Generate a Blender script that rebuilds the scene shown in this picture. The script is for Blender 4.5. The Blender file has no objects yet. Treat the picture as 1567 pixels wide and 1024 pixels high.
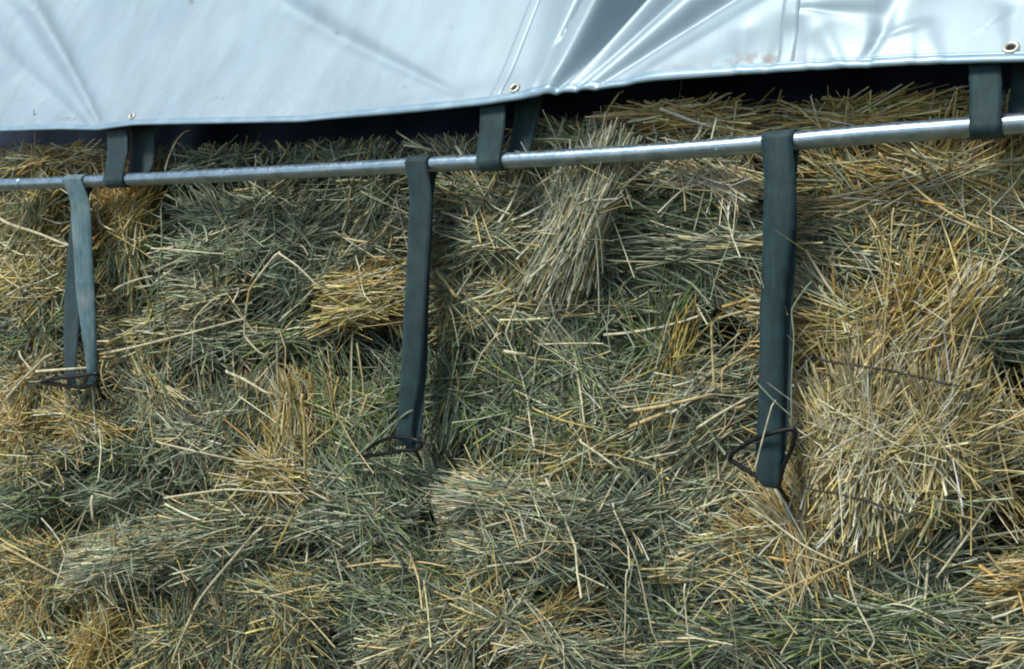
import bpy, bmesh, math, random
import numpy as np
from mathutils import Vector, Matrix, noise as mnoise

# ------------------------------------------------------------------ camera, sky, sun, exposure
S = bpy.context.scene
COL = S.collection
R = math.radians
IW, IH, FPX = 1567.0, 1024.0, 1523.0
EYE = Vector((0.0, -1.74, 1.60))
YAW, PITCH = R(35.5), R(-5.29)

cam = bpy.data.cameras.new("camera"); co = bpy.data.objects.new("camera", cam); COL.objects.link(co)
cam.sensor_width = 36.0; cam.lens = 36.0 * FPX / IW; cam.clip_start = 0.05; cam.clip_end = 400
co.location = EYE; co.rotation_euler = (R(90) + PITCH, 0, YAW)
S.camera = co

SUN_EL, SUN_AZ = R(53), R(203)          # azimuth clockwise from +Y: high, in front of the stack and to its left
w = bpy.data.worlds.new("World"); S.world = w; w.use_nodes = True
nt = w.node_tree; nt.nodes.clear()
sky = nt.nodes.new("ShaderNodeTexSky"); sky.sky_type = 'NISHITA'; sky.sun_disc = False
sky.sun_elevation = SUN_EL; sky.sun_rotation = SUN_AZ; sky.air_density = 1.0; sky.dust_density = 0.8; sky.ozone_density = 2.2
bg = nt.nodes.new("ShaderNodeBackground"); bg.inputs[1].default_value = 0.10
ow = nt.nodes.new("ShaderNodeOutputWorld")
nt.links.new(sky.outputs[0], bg.inputs[0]); nt.links.new(bg.outputs[0], ow.inputs[0])

sl = bpy.data.lights.new("sun", 'SUN'); so = bpy.data.objects.new("sun", sl); COL.objects.link(so)
sl.energy = 2.1; sl.angle = R(16); sl.color = (1.0, 0.975, 0.91)
sd = Vector((math.sin(SUN_AZ) * math.cos(SUN_EL), math.cos(SUN_AZ) * math.cos(SUN_EL), math.sin(SUN_EL)))
so.rotation_euler = sd.to_track_quat('Z', 'Y').to_euler(); so.location = sd * 20

vs = S.view_settings
vs.view_transform = 'Standard'; vs.look = 'None'; vs.gamma = 1.0; vs.exposure = 0.80
S.cycles.filter_width = 2.0
S.cycles.max_bounces = 6; S.cycles.diffuse_bounces = 1; S.cycles.glossy_bounces = 3

# ------------------------------------------------------------------ pixel -> place helpers
rot = co.rotation_euler.to_matrix()
RM = np.array(rot)
E = np.array(EYE)
def ray(px, py):
    px = np.asarray(px, float); py = np.asarray(py, float)
    v = np.stack([(px - IW/2)/FPX, -(py - IH/2)/FPX, -np.ones_like(px)], -1)
    return v @ RM.T
def at(px, py, y=0.0):
    d = ray(px, py); lam = (np.asarray(y, float) - E[1]) / d[..., 1]
    return E + d * lam[..., None]
def pix(P):
    q = (np.asarray(P, float) - E) @ RM
    return IW/2 + FPX*q[..., 0]/-q[..., 2], IH/2 - FPX*q[..., 1]/-q[..., 2]
def depth(P):
    return -((np.asarray(P, float) - E) @ RM)[..., 2]
rng = np.random.default_rng(11); random.seed(5)

# ------------------------------------------------------------------ object helpers
def link(o, parent=None):
    COL.objects.link(o)
    if parent is not None: o.parent = parent
    return o
def tag(o, label=None, cat=None, group=None, kind=None):
    if label: o["label"] = label
    if cat: o["category"] = cat
    if group: o["group"] = group
    if kind: o["kind"] = kind
    return o
def empty(name, loc=(0, 0, 0)):
    o = bpy.data.objects.new(name, None); o.location = loc; o.empty_display_size = .05
    return link(o)
def obj(name, me, mat, parent=None):
    o = bpy.data.objects.new(name, me)
    if mat and not me.materials: me.materials.append(mat)
    link(o, parent)
    if parent is not None: o.location = -Vector(parent.location)
    return o
def np_mesh(name, V, F, col=None, smooth=True):
    """V (n,3), F (m,4) quads"""
    me = bpy.data.meshes.new(name)
    V = np.ascontiguousarray(V, np.float32); F = np.ascontiguousarray(F, np.int32)
    me.vertices.add(len(V)); me.vertices.foreach_set("co", V.ravel())
    me.loops.add(F.size); me.loops.foreach_set("vertex_index", F.ravel())
    me.polygons.add(len(F)); me.polygons.foreach_set("loop_start", np.arange(0, F.size, F.shape[1], dtype=np.int32))
    if col is not None:
        a = me.color_attributes.new("tint", 'FLOAT_COLOR', 'POINT')
        c = np.ones((len(V), 4), np.float32); c[:, :3] = col
        a.data.foreach_set("color", c.ravel())
    me.update(calc_edges=True)
    if not smooth: me.shade_flat()
    return me
def grid_faces(nu, nv, wrap=False):
    i = np.arange(nu - 1)[:, None] * nv; jn = nv if wrap else nv - 1
    j = np.arange(jn)[None, :]; j2 = (j + 1) % nv
    return np.stack([i + j, i + nv + j, i + nv + j2, i + j2], -1).reshape(-1, 4)
def catmull(P, n):
    P = np.asarray(P, float)
    A = np.vstack([2*P[0] - P[1], P, 2*P[-1] - P[-2]])
    t = np.linspace(0, len(P) - 1 - 1e-9, n); k = t.astype(int); f = (t - k)[:, None]
    p0, p1, p2, p3 = A[k], A[k+1], A[k+2], A[k+3]
    return .5*((2*p1) + (-p0+p2)*f + (2*p0-5*p1+4*p2-p3)*f**2 + (-p0+3*p1-3*p2+p3)*f**3)
def frames(P, ref=(0.1, 1, 0.05)):
    T = np.gradient(P, axis=0); T /= np.linalg.norm(T, axis=1)[:, None] + 1e-9
    A = np.cross(T, np.asarray(ref, float)); A /= np.linalg.norm(A, axis=1)[:, None] + 1e-9
    return T, A, np.cross(T, A)
def tube_mesh(name, P, r, sides=10, closed=False, col=None, cap=True, flat=1.0):
    P = np.asarray(P, float); r = np.broadcast_to(np.asarray(r, float), (len(P),))
    if closed:
        T = np.roll(P, -1, 0) - np.roll(P, 1, 0); T /= np.linalg.norm(T, axis=1)[:, None]
        A = np.cross(T, (0.1, 1, 0.05)); A /= np.linalg.norm(A, axis=1)[:, None]; B = np.cross(T, A)
    else:
        T, A, B = frames(P)
    th = np.arange(sides) * 2*np.pi/sides
    V = P[:, None] + r[:, None, None]*(A[:, None]*np.cos(th)[None, :, None] + flat*B[:, None]*np.sin(th)[None, :, None])
    n = len(P); V = V.reshape(-1, 3)
    if closed:
        F = grid_faces(n + 1, sides, True) % (n*sides)
    else:
        F = grid_faces(n, sides, True)
        if cap:
            c0, c1 = len(V), len(V) + 1
            V = np.vstack([V, P[0], P[-1]])
            j = np.arange(0, sides, 2)
            F = np.vstack([F, np.stack([np.full_like(j, c0), j, (j+1) % sides, (j+2) % sides], -1),
                           np.stack([np.full_like(j, c1), (n-1)*sides+(j+2) % sides, (n-1)*sides+(j+1) % sides, (n-1)*sides+j], -1)])
    return np_mesh(name, V, F, col)

# ------------------------------------------------------------------ materials
def mat(name, base=(.5, .5, .5), rough=.5, metal=0.0, spec=.5):
    m = bpy.data.materials.new(name); m.use_nodes = True
    b = m.node_tree.nodes["Principled BSDF"]
    b.inputs["Base Color"].default_value = (*base, 1); b.inputs["Roughness"].default_value = rough
    b.inputs["Metallic"].default_value = metal; b.inputs["Specular IOR Level"].default_value = spec
    return m, m.node_tree, b
def N(nt, typ, **kw):
    n = nt.nodes.new(typ)
    for k, v in kw.items(): setattr(n, k, v)
    return n
def noise_mix(nt, b, c1, c2, scale, detail=5, coord="Object", stretch=None, lo=.35, hi=.65):
    tc = N(nt, "ShaderNodeTexCoord"); no = N(nt, "ShaderNodeTexNoise")
    no.inputs["Scale"].default_value = scale; no.inputs["Detail"].default_value = detail
    if stretch:
        mp = N(nt, "ShaderNodeMapping"); mp.inputs["Scale"].default_value = stretch
        nt.links.new(tc.outputs[coord], mp.inputs[0]); nt.links.new(mp.outputs[0], no.inputs["Vector"])
    else: nt.links.new(tc.outputs[coord], no.inputs["Vector"])
    rp = N(nt, "ShaderNodeValToRGB")
    rp.color_ramp.elements[0].position = lo; rp.color_ramp.elements[0].color = (*c1, 1)
    rp.color_ramp.elements[1].position = hi; rp.color_ramp.elements[1].color = (*c2, 1)
    nt.links.new(no.outputs["Fac"], rp.inputs[0])
    if b: nt.links.new(rp.outputs[0], b.inputs["Base Color"])
    return no, rp
def bump(nt, b, no, strength=.3, dist=.002):
    bp = N(nt, "ShaderNodeBump"); bp.inputs["Strength"].default_value = strength; bp.inputs["Distance"].default_value = dist
    nt.links.new(no.outputs["Fac"], bp.inputs["Height"]); nt.links.new(bp.outputs[0], b.inputs["Normal"])
    return bp

# straw: each stalk carries its own tint, the material adds mottling along it
M_STRAW, t_, b_ = mat("straw", rough=.55, spec=.30)
at_ = N(t_, "ShaderNodeAttribute", attribute_name="tint")
no_, rp_ = noise_mix(t_, None, (.66, .64, .60), (1.12, 1.1, 1.06), 85, 3, lo=.3, hi=.7)
mx = N(t_, "ShaderNodeMix", data_type='RGBA', blend_type='MULTIPLY'); mx.inputs[0].default_value = 1.0
t_.links.new(at_.outputs["Color"], mx.inputs[6]); t_.links.new(rp_.outputs[0], mx.inputs[7]); t_.links.new(mx.outputs[2], b_.inputs["Base Color"])

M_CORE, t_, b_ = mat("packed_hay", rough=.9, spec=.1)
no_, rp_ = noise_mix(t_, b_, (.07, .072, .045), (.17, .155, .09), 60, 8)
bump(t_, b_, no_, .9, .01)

M_PIPE, t_, b_ = mat("galvanised_steel", rough=.34, metal=.9)
no_, rp_ = noise_mix(t_, b_, (.25, .345, .38), (.36, .44, .465), 45, 6)
no2, rp2 = noise_mix(t_, None, (.28, .28, .28), (.46, .46, .46), 120, 4)
no3, rp3 = noise_mix(t_, None, (0, 0, 0), (.75, .75, .75), 22, 9, stretch=(.5, 1, 1), lo=.58, hi=.74)
pm = N(t_, "ShaderNodeMix", data_type='RGBA'); t_.links.new(rp3.outputs[0], pm.inputs[0]); t_.links.new(rp_.outputs[0], pm.inputs[6])
pm.inputs[7].default_value = (.13, .12, .10, 1); t_.links.new(pm.outputs[2], b_.inputs["Base Color"])
t_.links.new(rp2.outputs[0], b_.inputs["Roughness"])

def strap_mat(name, c1, c2):
    m, t, b = mat(name, rough=.62, spec=.35)
    noise_mix(t, b, c1, c2, 26, 6, lo=.3, hi=.75)
    d1, r1 = noise_mix(t, None, (0, 0, 0), (1, 1, 1), 9, 9, lo=.50, hi=.78)
    d2, r2 = noise_mix(t, None, (.72, .72, .72), (1.25, 1.25, 1.25), 160, 3, stretch=(1, 1, .12), lo=.3, hi=.7)
    mm = N(t, "ShaderNodeMix", data_type='RGBA', blend_type='MULTIPLY'); mm.inputs[0].default_value = 1
    old = b.inputs["Base Color"].links[0].from_socket; t.links.new(old, mm.inputs[6]); t.links.new(r2.outputs[0], mm.inputs[7])
    md = N(t, "ShaderNodeMix", data_type='RGBA'); sc_ = N(t, "ShaderNodeMath", operation='MULTIPLY'); sc_.inputs[1].default_value = .45
    t.links.new(r1.outputs[0], sc_.inputs[0]); t.links.new(sc_.outputs[0], md.inputs[0]); t.links.new(mm.outputs[2], md.inputs[6])
    md.inputs[7].default_value = (c2[0]*2.6 + .03, c2[1]*1.6 + .02, c2[2]*1.5 + .015, 1); t.links.new(md.outputs[2], b.inputs["Base Color"])
    tc = N(t, "ShaderNodeTexCoord"); wv = N(t, "ShaderNodeTexWave"); wv.bands_direction = 'Z'
    wv.inputs["Scale"].default_value = 130; wv.inputs["Distortion"].default_value = .6
    t.links.new(tc.outputs["Object"], wv.inputs["Vector"])
    bump(t, b, wv, .45, .0010)
    b.inputs["Sheen Weight"].default_value = .05; b.inputs["Sheen Roughness"].default_value = .5
    return m
M_STRAP = strap_mat("green_black_webbing", (.006, .028, .031), (.017, .052, .056))
M_STRAP_SHEEN = strap_mat("sky_sheen_webbing", (.065, .135, .15), (.14, .225, .235))  # lighter copy of the webbing: sheen from the sky put into the colour
M_RING, t_, b_ = mat("blackened_wire", (.012, .014, .016), .45, .6)
noise_mix(t_, b_, (.008, .010, .012), (.03, .03, .03), 90, 4)
M_TWINE, t_, b_ = mat("dark_twine", (.03, .03, .026), .8)
noise_mix(t_, b_, (.018, .020, .018), (.055, .05, .04), 200, 3)

M_TARP, t_, b_ = mat("silver_white_tarp", rough=.47, metal=.22, spec=.22)
no_, rp_ = noise_mix(t_, None, (.315, .40, .43), (.36, .445, .465), 3.0, 5)
dirt = N(t_, "ShaderNodeAttribute", attribute_name="dirt")
dn = N(t_, "ShaderNodeTexNoise"); dn.inputs["Scale"].default_value = 55; dn.inputs["Detail"].default_value = 6
tc = N(t_, "ShaderNodeTexCoord"); t_.links.new(tc.outputs["Object"], dn.inputs["Vector"])
mr = N(t_, "ShaderNodeMapRange"); mr.inputs[1].default_value = .40; mr.inputs[2].default_value = .54
t_.links.new(dn.outputs["Fac"], mr.inputs[0])
ml = N(t_, "ShaderNodeMath", operation='MULTIPLY'); t_.links.new(dirt.outputs["Fac"], ml.inputs[0]); t_.links.new(mr.outputs[0], ml.inputs[1])
mx = N(t_, "ShaderNodeMix", data_type='RGBA'); t_.links.new(ml.outputs[0], mx.inputs[0])
t_.links.new(rp_.outputs[0], mx.inputs[6]); mx.inputs[7].default_value = (.20, .19, .18, 1)
gn, gr_ = noise_mix(t_, None, (.90, .90, .89), (1.03, 1.03, 1.03), 16, 10, stretch=(1, .5, .35), lo=.30, hi=.62)
gm = N(t_, "ShaderNodeMix", data_type='RGBA', blend_type='MULTIPLY'); gm.inputs[0].default_value = 1
t_.links.new(mx.outputs[2], gm.inputs[6]); t_.links.new(gr_.outputs[0], gm.inputs[7]); t_.links.new(gm.outputs[2], b_.inputs["Base Color"])
fn = N(t_, "ShaderNodeTexNoise"); fn.inputs["Scale"].default_value = 240; fn.inputs["Detail"].default_value = 3
t_.links.new(tc.outputs["Object"], fn.inputs["Vector"]); bump(t_, b_, fn, .06, .001)
M_HEM, t_, b_ = mat("tarp_hem", rough=.4, metal=.2); noise_mix(t_, b_, (.22, .34, .40), (.32, .43, .48), 20, 4)
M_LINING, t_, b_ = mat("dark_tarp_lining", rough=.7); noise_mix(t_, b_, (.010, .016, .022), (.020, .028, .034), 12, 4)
M_GAP_SHADE, t_, b_ = mat("gap_shade_black", rough=.55); noise_mix(t_, b_, (.006, .008, .010), (.014, .016, .018), 9, 4)  # near-black colour standing in for the shade under the tarp
M_BRASS, t_, b_ = mat("worn_nickel", rough=.38, metal=.6); noise_mix(t_, b_, (.52, .48, .38), (.74, .70, .58), 150, 3)
M_HOLE, t_, b_ = mat("eyelet_dark", rough=.9); noise_mix(t_, b_, (.008, .008, .008), (.02, .02, .018), 90, 2)
M_GROUND, t_, b_ = mat("dry_earth", rough=.95, spec=.1)
no_, rp_ = noise_mix(t_, b_, (.10, .085, .055), (.17, .15, .09), 3.5, 10); bump(t_, b_, no_, .6, .03)

# ------------------------------------------------------------------ ground
g = np.linspace(-1, 1, 41); gx = np.sign(g)*np.abs(g)**3*150
X, Y = np.meshgrid(gx, gx, indexing='ij')
gz = np.array([[.03*mnoise.noise((x*.7, y*.7, 3)) for y in gx] for x in gx]) - .03
tag(obj("ground", np_mesh("ground", np.stack([X, Y, gz], -1).reshape(-1, 3), grid_faces(41, 41)), M_GROUND),
    "bare dry earth under the hay stack", None, kind="structure")

# ------------------------------------------------------------------ the stack of bales: layout
TOP_PX = [(-250, 238), (0, 222), (70, 218), (150, 222), (240, 236), (330, 236), (430, 234), (520, 230), (640, 226), (720, 224), (800, 226), (840, 214), (862, 196),
          (900, 166), (950, 144), (1040, 138), (1130, 146), (1170, 182), (1205, 200), (1235, 182), (1300, 155), (1400, 147), (1480, 148), (1600, 160), (1800, 170)]
tp = at([p[0] for p in TOP_PX], [p[1] for p in TOP_PX], 0.03)
o_ = np.argsort(tp[:, 0]); TU, TZ = tp[o_, 0], tp[o_, 2]
def top_z(u): return np.interp(u, TU, TZ)
ROWS = [(1.535, 1.86), (1.11, 1.535), (.70, 1.11), (.34, .70), (0.0, .34)]
def seams(px, py, y, step, lo=-4.6, hi=.55):
    u0 = float(at(px, py, 0)[0]); a = [u0]
    while a[-1] < hi: a.append(a[-1] + step)
    b = [u0]
    while b[-1] > lo: b.append(b[-1] - step)
    return sorted(set(a + b))
SEAM = [seams(1200, 250, 0, .46), seams(1225, 600, 0, .352), seams(1497, 900, 0, .365), seams(700, 950, 0, .40), seams(420, 1000, 0, .43)]
BAL = []           # (row, u0, u1, z0, z1, dy)
for r, (z0, z1) in enumerate(ROWS):
    sm = SEAM[r]
    for a, b in zip(sm[:-1], sm[1:]):
        c = (a + b)/2
        xs, ys = pix(np.array([[a, 0, z0], [b, 0, z0], [a, 0, z1], [b, 0, z1]]))
        if xs.max() < -150 or a > .12 or ys.min() > 1040: continue
        BAL.append((r, a, b, z0, z1, float(rng.uniform(-.018, .012))))
def bale_of(u, z):
    idx = np.full(len(u), -1)
    for i, (r, a, b, z0, z1, dy) in enumerate(BAL):
        m = (u >= a) & (u < b) & (z >= (z0 if r < 4 else -1)) & (z < (z1 if r else 9))
        idx[m] = i
    return idx
BA = np.array([x[1:] for x in BAL])
HOLES = [(1110, 512, 40, 34, 60), (1126, 575, 30, 26, 60), (590, 514, 56, 20, 55), (540, 558, 64, 28, 50), (720, 540, 54, 28, 55), (395, 545, 60, 22, 25),
         (1548, 590, 40, 50, 60), (1540, 792, 38, 50, 65), (1490, 935, 22, 80, 65), (1534, 700, 16, 80, 55), (1500, 840, 26, 30, 45), (890, 897, 75, 14, 45), (258, 893, 80, 15, 40), (560, 836, 60, 14, 40),
         (460, 475, 46, 24, 30), (185, 722, 60, 24, 30), (70, 812, 60, 18, 25), (1225, 300, 30, 26, 40), (1130, 330, 36, 18, 35), (480, 300, 40, 20, 20),
         (310, 300, 50, 20, 25), (1010, 900, 40, 50, 25), (1215, 250, 26, 20, 30), (700, 520, 30, 18, 30), (1060, 470, 40, 14, 25), (640, 760, 40, 20, 15), (978, 350, 26, 60, 50), (880, 440, 70, 16, 45), (812, 350, 18, 60, 35), (1000, 460, 60, 14, 30), (1165, 300, 20, 40, 30), (670, 800, 26, 50, 20), (820, 900, 90, 14, 30)]
def relief(u, z, px, py):
    """how far the hay face lies behind the plane y = 0 (m)"""
    i = bale_of(u, z); ok = i >= 0; y = np.zeros(len(u)); B = BA[np.where(ok, i, 0)]
    e = np.minimum(np.minimum(u - B[:, 0], B[:, 1] - u), np.minimum(z - B[:, 2], np.where(B[:, 3] > 1.8, 9, B[:, 3] - z)))
    y += np.where(ok, .040*np.clip(1 - e/.055, 0, 1)**2 + B[:, 4], .03)
    for hx, hy, a, b, d in HOLES:
        y += d*.0019*np.exp(-((px-hx)/a)**2 - ((py-hy)/b)**2)
    y += .010*np.sin(u*9 + 3*np.sin(z*7)) * np.sin(z*11 + 2*u) + .006*np.sin(u*31+z*17)*np.sin(z*37-u*13)
    y += .05*np.clip((z - (top_z(u) - .05))/.05, 0, 1)**2          # the top edge rolls back
    q = np.full(len(u), 9.)
    for cx, cy, a, b, an, sp in CN:
        c, s_ = math.cos(R(an)), math.sin(R(an)); dx, dy = px - cx, -(py - cy)
        q = np.minimum(q, ((dx*c + dy*s_)/(a*.95))**2 + ((-dx*s_ + dy*c)/(b*.95))**2)
    y += .055*(1 - np.exp(-np.clip(q - .25, 0, 9)*1.1))            # the face falls back between tufts
    y -= .030*np.exp(-(np.abs(px-1365)/150)**4 - (np.abs(py-640)/165)**4)     # the golden bale bulges
    return np.minimum(y, .15)

# the line of the tarp's lower edge, in front of the hay top
YE, TH = -.10, R(31)
EDGE = [(-140, 201), (0, 199), (90, 197), (150, 199), (204, 192), (330, 190), (460, 187), (600, 174), (740, 160), (800, 150), (850, 140), (1000, 122), (1100, 114), (1200, 107),
        (1300, 102), (1400, 97), (1500, 94), (1567, 93), (1760, 92)]
ep = at([p[0] for p in EDGE], [p[1] for p in EDGE], YE); o_ = np.argsort(ep[:, 0]); EU, EZ = ep[o_, 0], ep[o_, 2]
uu_ = np.linspace(-4.6, .8, 800); ez_ = np.interp(uu_, EU, EZ); ker = np.hanning(13); ker /= ker.sum()
ez_ = np.convolve(np.pad(ez_, 6, mode='edge'), ker, 'valid')
def edge_z(u): return np.interp(u, uu_, ez_)

# ------------------------------------------------------------------ straw colours and the lie of the hay
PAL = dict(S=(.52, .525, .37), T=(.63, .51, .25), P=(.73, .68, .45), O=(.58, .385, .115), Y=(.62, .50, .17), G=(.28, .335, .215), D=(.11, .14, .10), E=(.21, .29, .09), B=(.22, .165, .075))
# cx, cy, half length along, half width across, angle, spread, colour mix, lift mm
CL = """70 240 90 22 8 18 TYPO 12|330 245 80 18 15 40 GGTD 4|520 240 110 22 5 45 GTGD 6|690 230 50 22 -15 35 GTP 6|868 205 46 20 -25 35 TGSY 8
1030 172 110 25 -8 18 TYTPO 16|1110 195 50 20 -20 20 TPO 16|1330 178 130 22 8 15 YOTYP 14|1240 188 40 15 15 20 TY 10|1540 175 40 25 5 20 TYG 6
50 320 60 35 55 25 TYGP 12|40 410 60 60 20 35 TYPY 16|75 450 40 30 35 30 YTG 8|60 500 70 30 30 40 GED 4|190 320 50 40 60 25 OYT 12
185 390 45 50 70 35 YTGE 8|180 460 50 40 50 45 GTYG 6|330 330 80 40 -20 40 GDG 4|320 400 90 45 8 20 GGPG 16|310 460 80 40 20 25 GGPT 14
430 310 90 50 30 50 GDGP 6|440 370 90 40 15 35 GGD 8|470 420 70 45 25 30 GDD 6|560 300 60 50 40 40 GGDP 6|580 360 60 30 20 25 GPG 8
565 430 70 58 8 15 YTOP 24|540 480 60 25 10 18 YTY 18|230 510 90 30 12 22 TPYG 16|200 535 60 25 20 30 TYB 8|310 525 70 30 15 40 GGP 5
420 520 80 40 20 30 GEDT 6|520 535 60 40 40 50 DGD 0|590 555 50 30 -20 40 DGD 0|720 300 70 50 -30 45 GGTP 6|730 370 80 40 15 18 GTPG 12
700 440 60 40 -20 45 TYPG 12|775 440 60 40 35 35 TGYT 8|730 500 60 30 20 45 YTG 8|715 545 50 35 25 50 DBG 0|800 330 40 50 -60 40 GPT 6
888 330 100 60 67 6 SGSPSS 60|910 288 60 62 68 9 SGSPS 54|862 375 56 42 65 6 SSPG 52|1000 275 80 25 5 15 GPG 8|1075 265 85 42 -28 8 PSPT 38|1010 330 90 30 -5 18 GDEG 6
1050 380 100 35 -8 10 GGPD 14|930 425 80 40 -30 25 GGD 8|1040 440 110 35 -25 16 GPGG 14|930 470 90 30 15 20 GTG 10|840 470 40 40 5 20 TGY 10
1152 360 24 44 0 14 PGT 20|1152 480 22 70 0 9 PTO 26|1090 430 60 20 5 12 GT 10|1110 500 40 30 10 12 GGD 0|1000 530 80 50 60 60 EEGD 6
1030 560 14 36 80 15 OY 16|880 540 70 50 -65 25 GGEP 12|800 560 80 40 -60 50 GED 4|950 600 90 30 25 20 GTGP 14|1060 600 80 40 15 20 TPG 20
1090 655 80 40 35 30 GTPD 10|870 640 80 40 -10 40 GPGE 10|980 685 70 40 60 45 GTYG 10|870 695 80 35 10 40 YGTE 8|760 620 70 60 80 50 GEGD 4|680 600 40 60 70 50 DGE 2
1300 270 90 40 -35 30 YTGO 14|1440 270 90 50 20 45 YTOP 16|1530 270 40 60 60 30 TYG 8|1330 310 120 20 4 12 TTPO 18|1480 330 90 35 -12 25 TGBP 10
1270 350 70 40 -15 14 GGPG 14|1380 370 90 40 -15 25 GTGE 10|1270 400 70 25 -5 10 GTYG 14|1500 400 80 30 -10 15 GTGY 10|1270 450 60 30 -40 30 TYGP 14
1300 500 80 35 10 25 YTOB 8|1380 470 70 40 52 18 OYYT 18|1455 490 90 48 52 9 YTOPP 34|1350 540 100 25 60 20 OYBO 12|1512 520 30 60 45 25 PGD 10
1310 600 80 50 72 24 TPPTT 22|1330 670 90 60 76 26 TPTPPT 26|1420 645 74 62 66 28 TPPYT 24|1350 725 100 38 62 38 TPYT 18|1468 705 54 50 58 28 YTT 16|1262 690 36 70 -65 20 TPY 22
1545 540 40 50 -15 25 GGD 2|1548 690 32 70 -60 12 TYPO 24|60 570 60 30 40 40 TPOG 10|40 640 60 40 40 50 TOPY 12|130 640 80 35 -20 35 PTOY 14
60 700 70 40 10 35 TPGY 8|140 590 60 25 60 50 GTD 4|230 610 70 50 -70 45 GTYP 10|190 700 80 40 15 35 GDGE 4|180 745 80 30 10 25 DGG 4
290 650 70 50 -20 45 GPTG 8|370 650 60 50 55 20 GPG 14|440 640 60 56 -84 13 TPYOT 20|410 720 50 40 -15 30 OYTP 12|530 620 60 60 -60 50 EGTE 6
600 610 40 60 70 50 GED 2|570 700 80 40 -35 35 GEG 8|540 762 100 30 -30 30 GEGP 10|665 745 60 40 -50 40 GDG 6|40 780 70 40 25 25 GGDE 6
60 842 70 30 0 30 OYBG 6|235 845 150 42 11 7 GSGSTG 36|150 885 70 32 15 16 TGPY 22|340 862 90 24 22 9 GGP 20|370 850 60 40 52 18 GPD 10
50 930 80 40 60 50 OTYG 10|40 1000 70 30 10 45 TPG 8|140 990 60 40 60 40 OYTY 12|250 990 80 40 45 50 GTYG 8|350 980 60 40 80 50 GDT 4
340 795 100 24 3 15 TGBG 10|430 900 110 30 -8 14 YTGG 20|440 970 80 40 60 50 GDTY 4|520 800 110 28 3 20 GPG 10|560 825 80 25 25 25 GDPG 8
560 930 90 40 0 40 GDEG 5|640 860 80 40 -30 50 GTE 6|640 970 80 40 20 30 TPGT 12|785 768 115 46 -6 14 TSGGP 34|790 838 95 34 -4 14 TGGS 28
905 800 115 48 12 15 GGDPG 24|910 868 105 24 22 10 GGD 20|740 905 70 40 50 50 TYGB 6|740 955 80 30 5 35 TOPG 12|860 930 70 30 35 25 YOGB 6
850 990 90 35 -10 30 TGGP 10|700 1005 80 30 70 45 GTP 8|1000 930 70 60 -60 40 GDEG 4|1000 800 80 50 -45 45 GGD 8|1090 760 70 45 40 30 PGTP 16
1150 830 90 45 5 22 TPGY 16|1110 882 90 28 -8 10 TYGP 18|1190 905 110 40 -5 20 GGTD 12|1230 800 60 70 -65 28 PTTO 22|1300 850 100 40 40 50 GGTD 8
1330 812 80 30 10 25 TGYG 10|1420 780 80 40 25 15 YTG 16|1430 850 80 50 60 45 GGDP 8|1420 930 110 35 0 18 GGEP 14|1300 960 150 45 0 22 GEDG 10
1120 975 100 40 5 25 GTDE 8|1420 1005 90 30 20 35 GYTD 8|1542 880 46 62 10 12 TYPOT 36|1545 975 46 36 8 12 PTG 28|950 1010 90 30 10 45 GTD 4"""
CLUMPS = []
for line in CL.split("\n"):
    for c in line.split("|"):
        f = c.split(); CLUMPS.append([float(v) for v in f[:6]] + [f[6], float(f[7])])
CN = np.array([c[:6] for c in CLUMPS]); CLIFT = np.array([c[7] for c in CLUMPS])*1.25

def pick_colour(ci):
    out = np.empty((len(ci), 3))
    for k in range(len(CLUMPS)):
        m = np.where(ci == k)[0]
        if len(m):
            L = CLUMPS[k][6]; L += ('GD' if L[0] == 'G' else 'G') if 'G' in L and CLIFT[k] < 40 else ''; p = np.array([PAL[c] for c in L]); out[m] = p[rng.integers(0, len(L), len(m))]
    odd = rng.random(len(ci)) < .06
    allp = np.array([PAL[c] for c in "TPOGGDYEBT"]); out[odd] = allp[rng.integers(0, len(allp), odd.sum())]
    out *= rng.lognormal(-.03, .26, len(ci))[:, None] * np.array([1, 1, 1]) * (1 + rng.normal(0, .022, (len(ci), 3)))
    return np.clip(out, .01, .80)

def wall_dir(px, py, ang, y):
    """unit vector in the hay face whose picture runs at ang (degrees, anticlockwise)"""
    a = np.radians(ang); P = at(px, py, y); Q = at(px + 6*np.cos(a), py - 6*np.sin(a), y)
    d = Q - P; return d/np.linalg.norm(d, axis=1)[:, None]

def straw_arrays(C, d, L, r, col, K, sides, flat, bend, kink=None):
    n = len(C); t = np.linspace(-.5, .5, K)
    up = rng.normal(size=(n, 3)); s1 = np.cross(d, up); s1 /= np.linalg.norm(s1, axis=1)[:, None] + 1e-9
    s2 = np.cross(d, s1)
    bd = s1*np.cos(1.0) + s2*np.sin(1.0)
    P = C[:, None] + d[:, None]*(L[:, None, None]*t[None, :, None]) + bd[:, None]*((bend*L)[:, None, None]*(4*t**2)[None, :, None])
    if kink is not None:
        P = P + s1[:, None]*((kink*L)[:, None, None]*np.clip(t - .05, 0, 1)[None, :, None]*2)
    wig = rng.normal(0, .035, n)
    P = P + s2[:, None]*((wig*L)[:, None, None]*((t*2)**3 - t*2)[None, :, None])
    prof = 1 - .25*(t + .5)
    th = np.arange(sides)*2*np.pi/sides
    off = s1[:, None, :]*np.cos(th)[None, :, None] + (flat[:, None, None]*s2[:, None, :])*np.sin(th)[None, :, None]
    V = P[:, :, None, :] + off[:, None]*(r[:, None, None, None]*prof[None, :, None, None])
    base = (np.arange(n)*K*sides)[:, None, None]
    F = (base + grid_faces(K, sides, True)[None]).reshape(-1, 4)
    cv = col[:, None, None, :]*(1 + .18*(rng.random((n, K))-.5))[:, :, None, None]*np.ones((1, 1, sides, 1))
    return V.reshape(-1, 3), F, cv.reshape(-1, 3)

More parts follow.
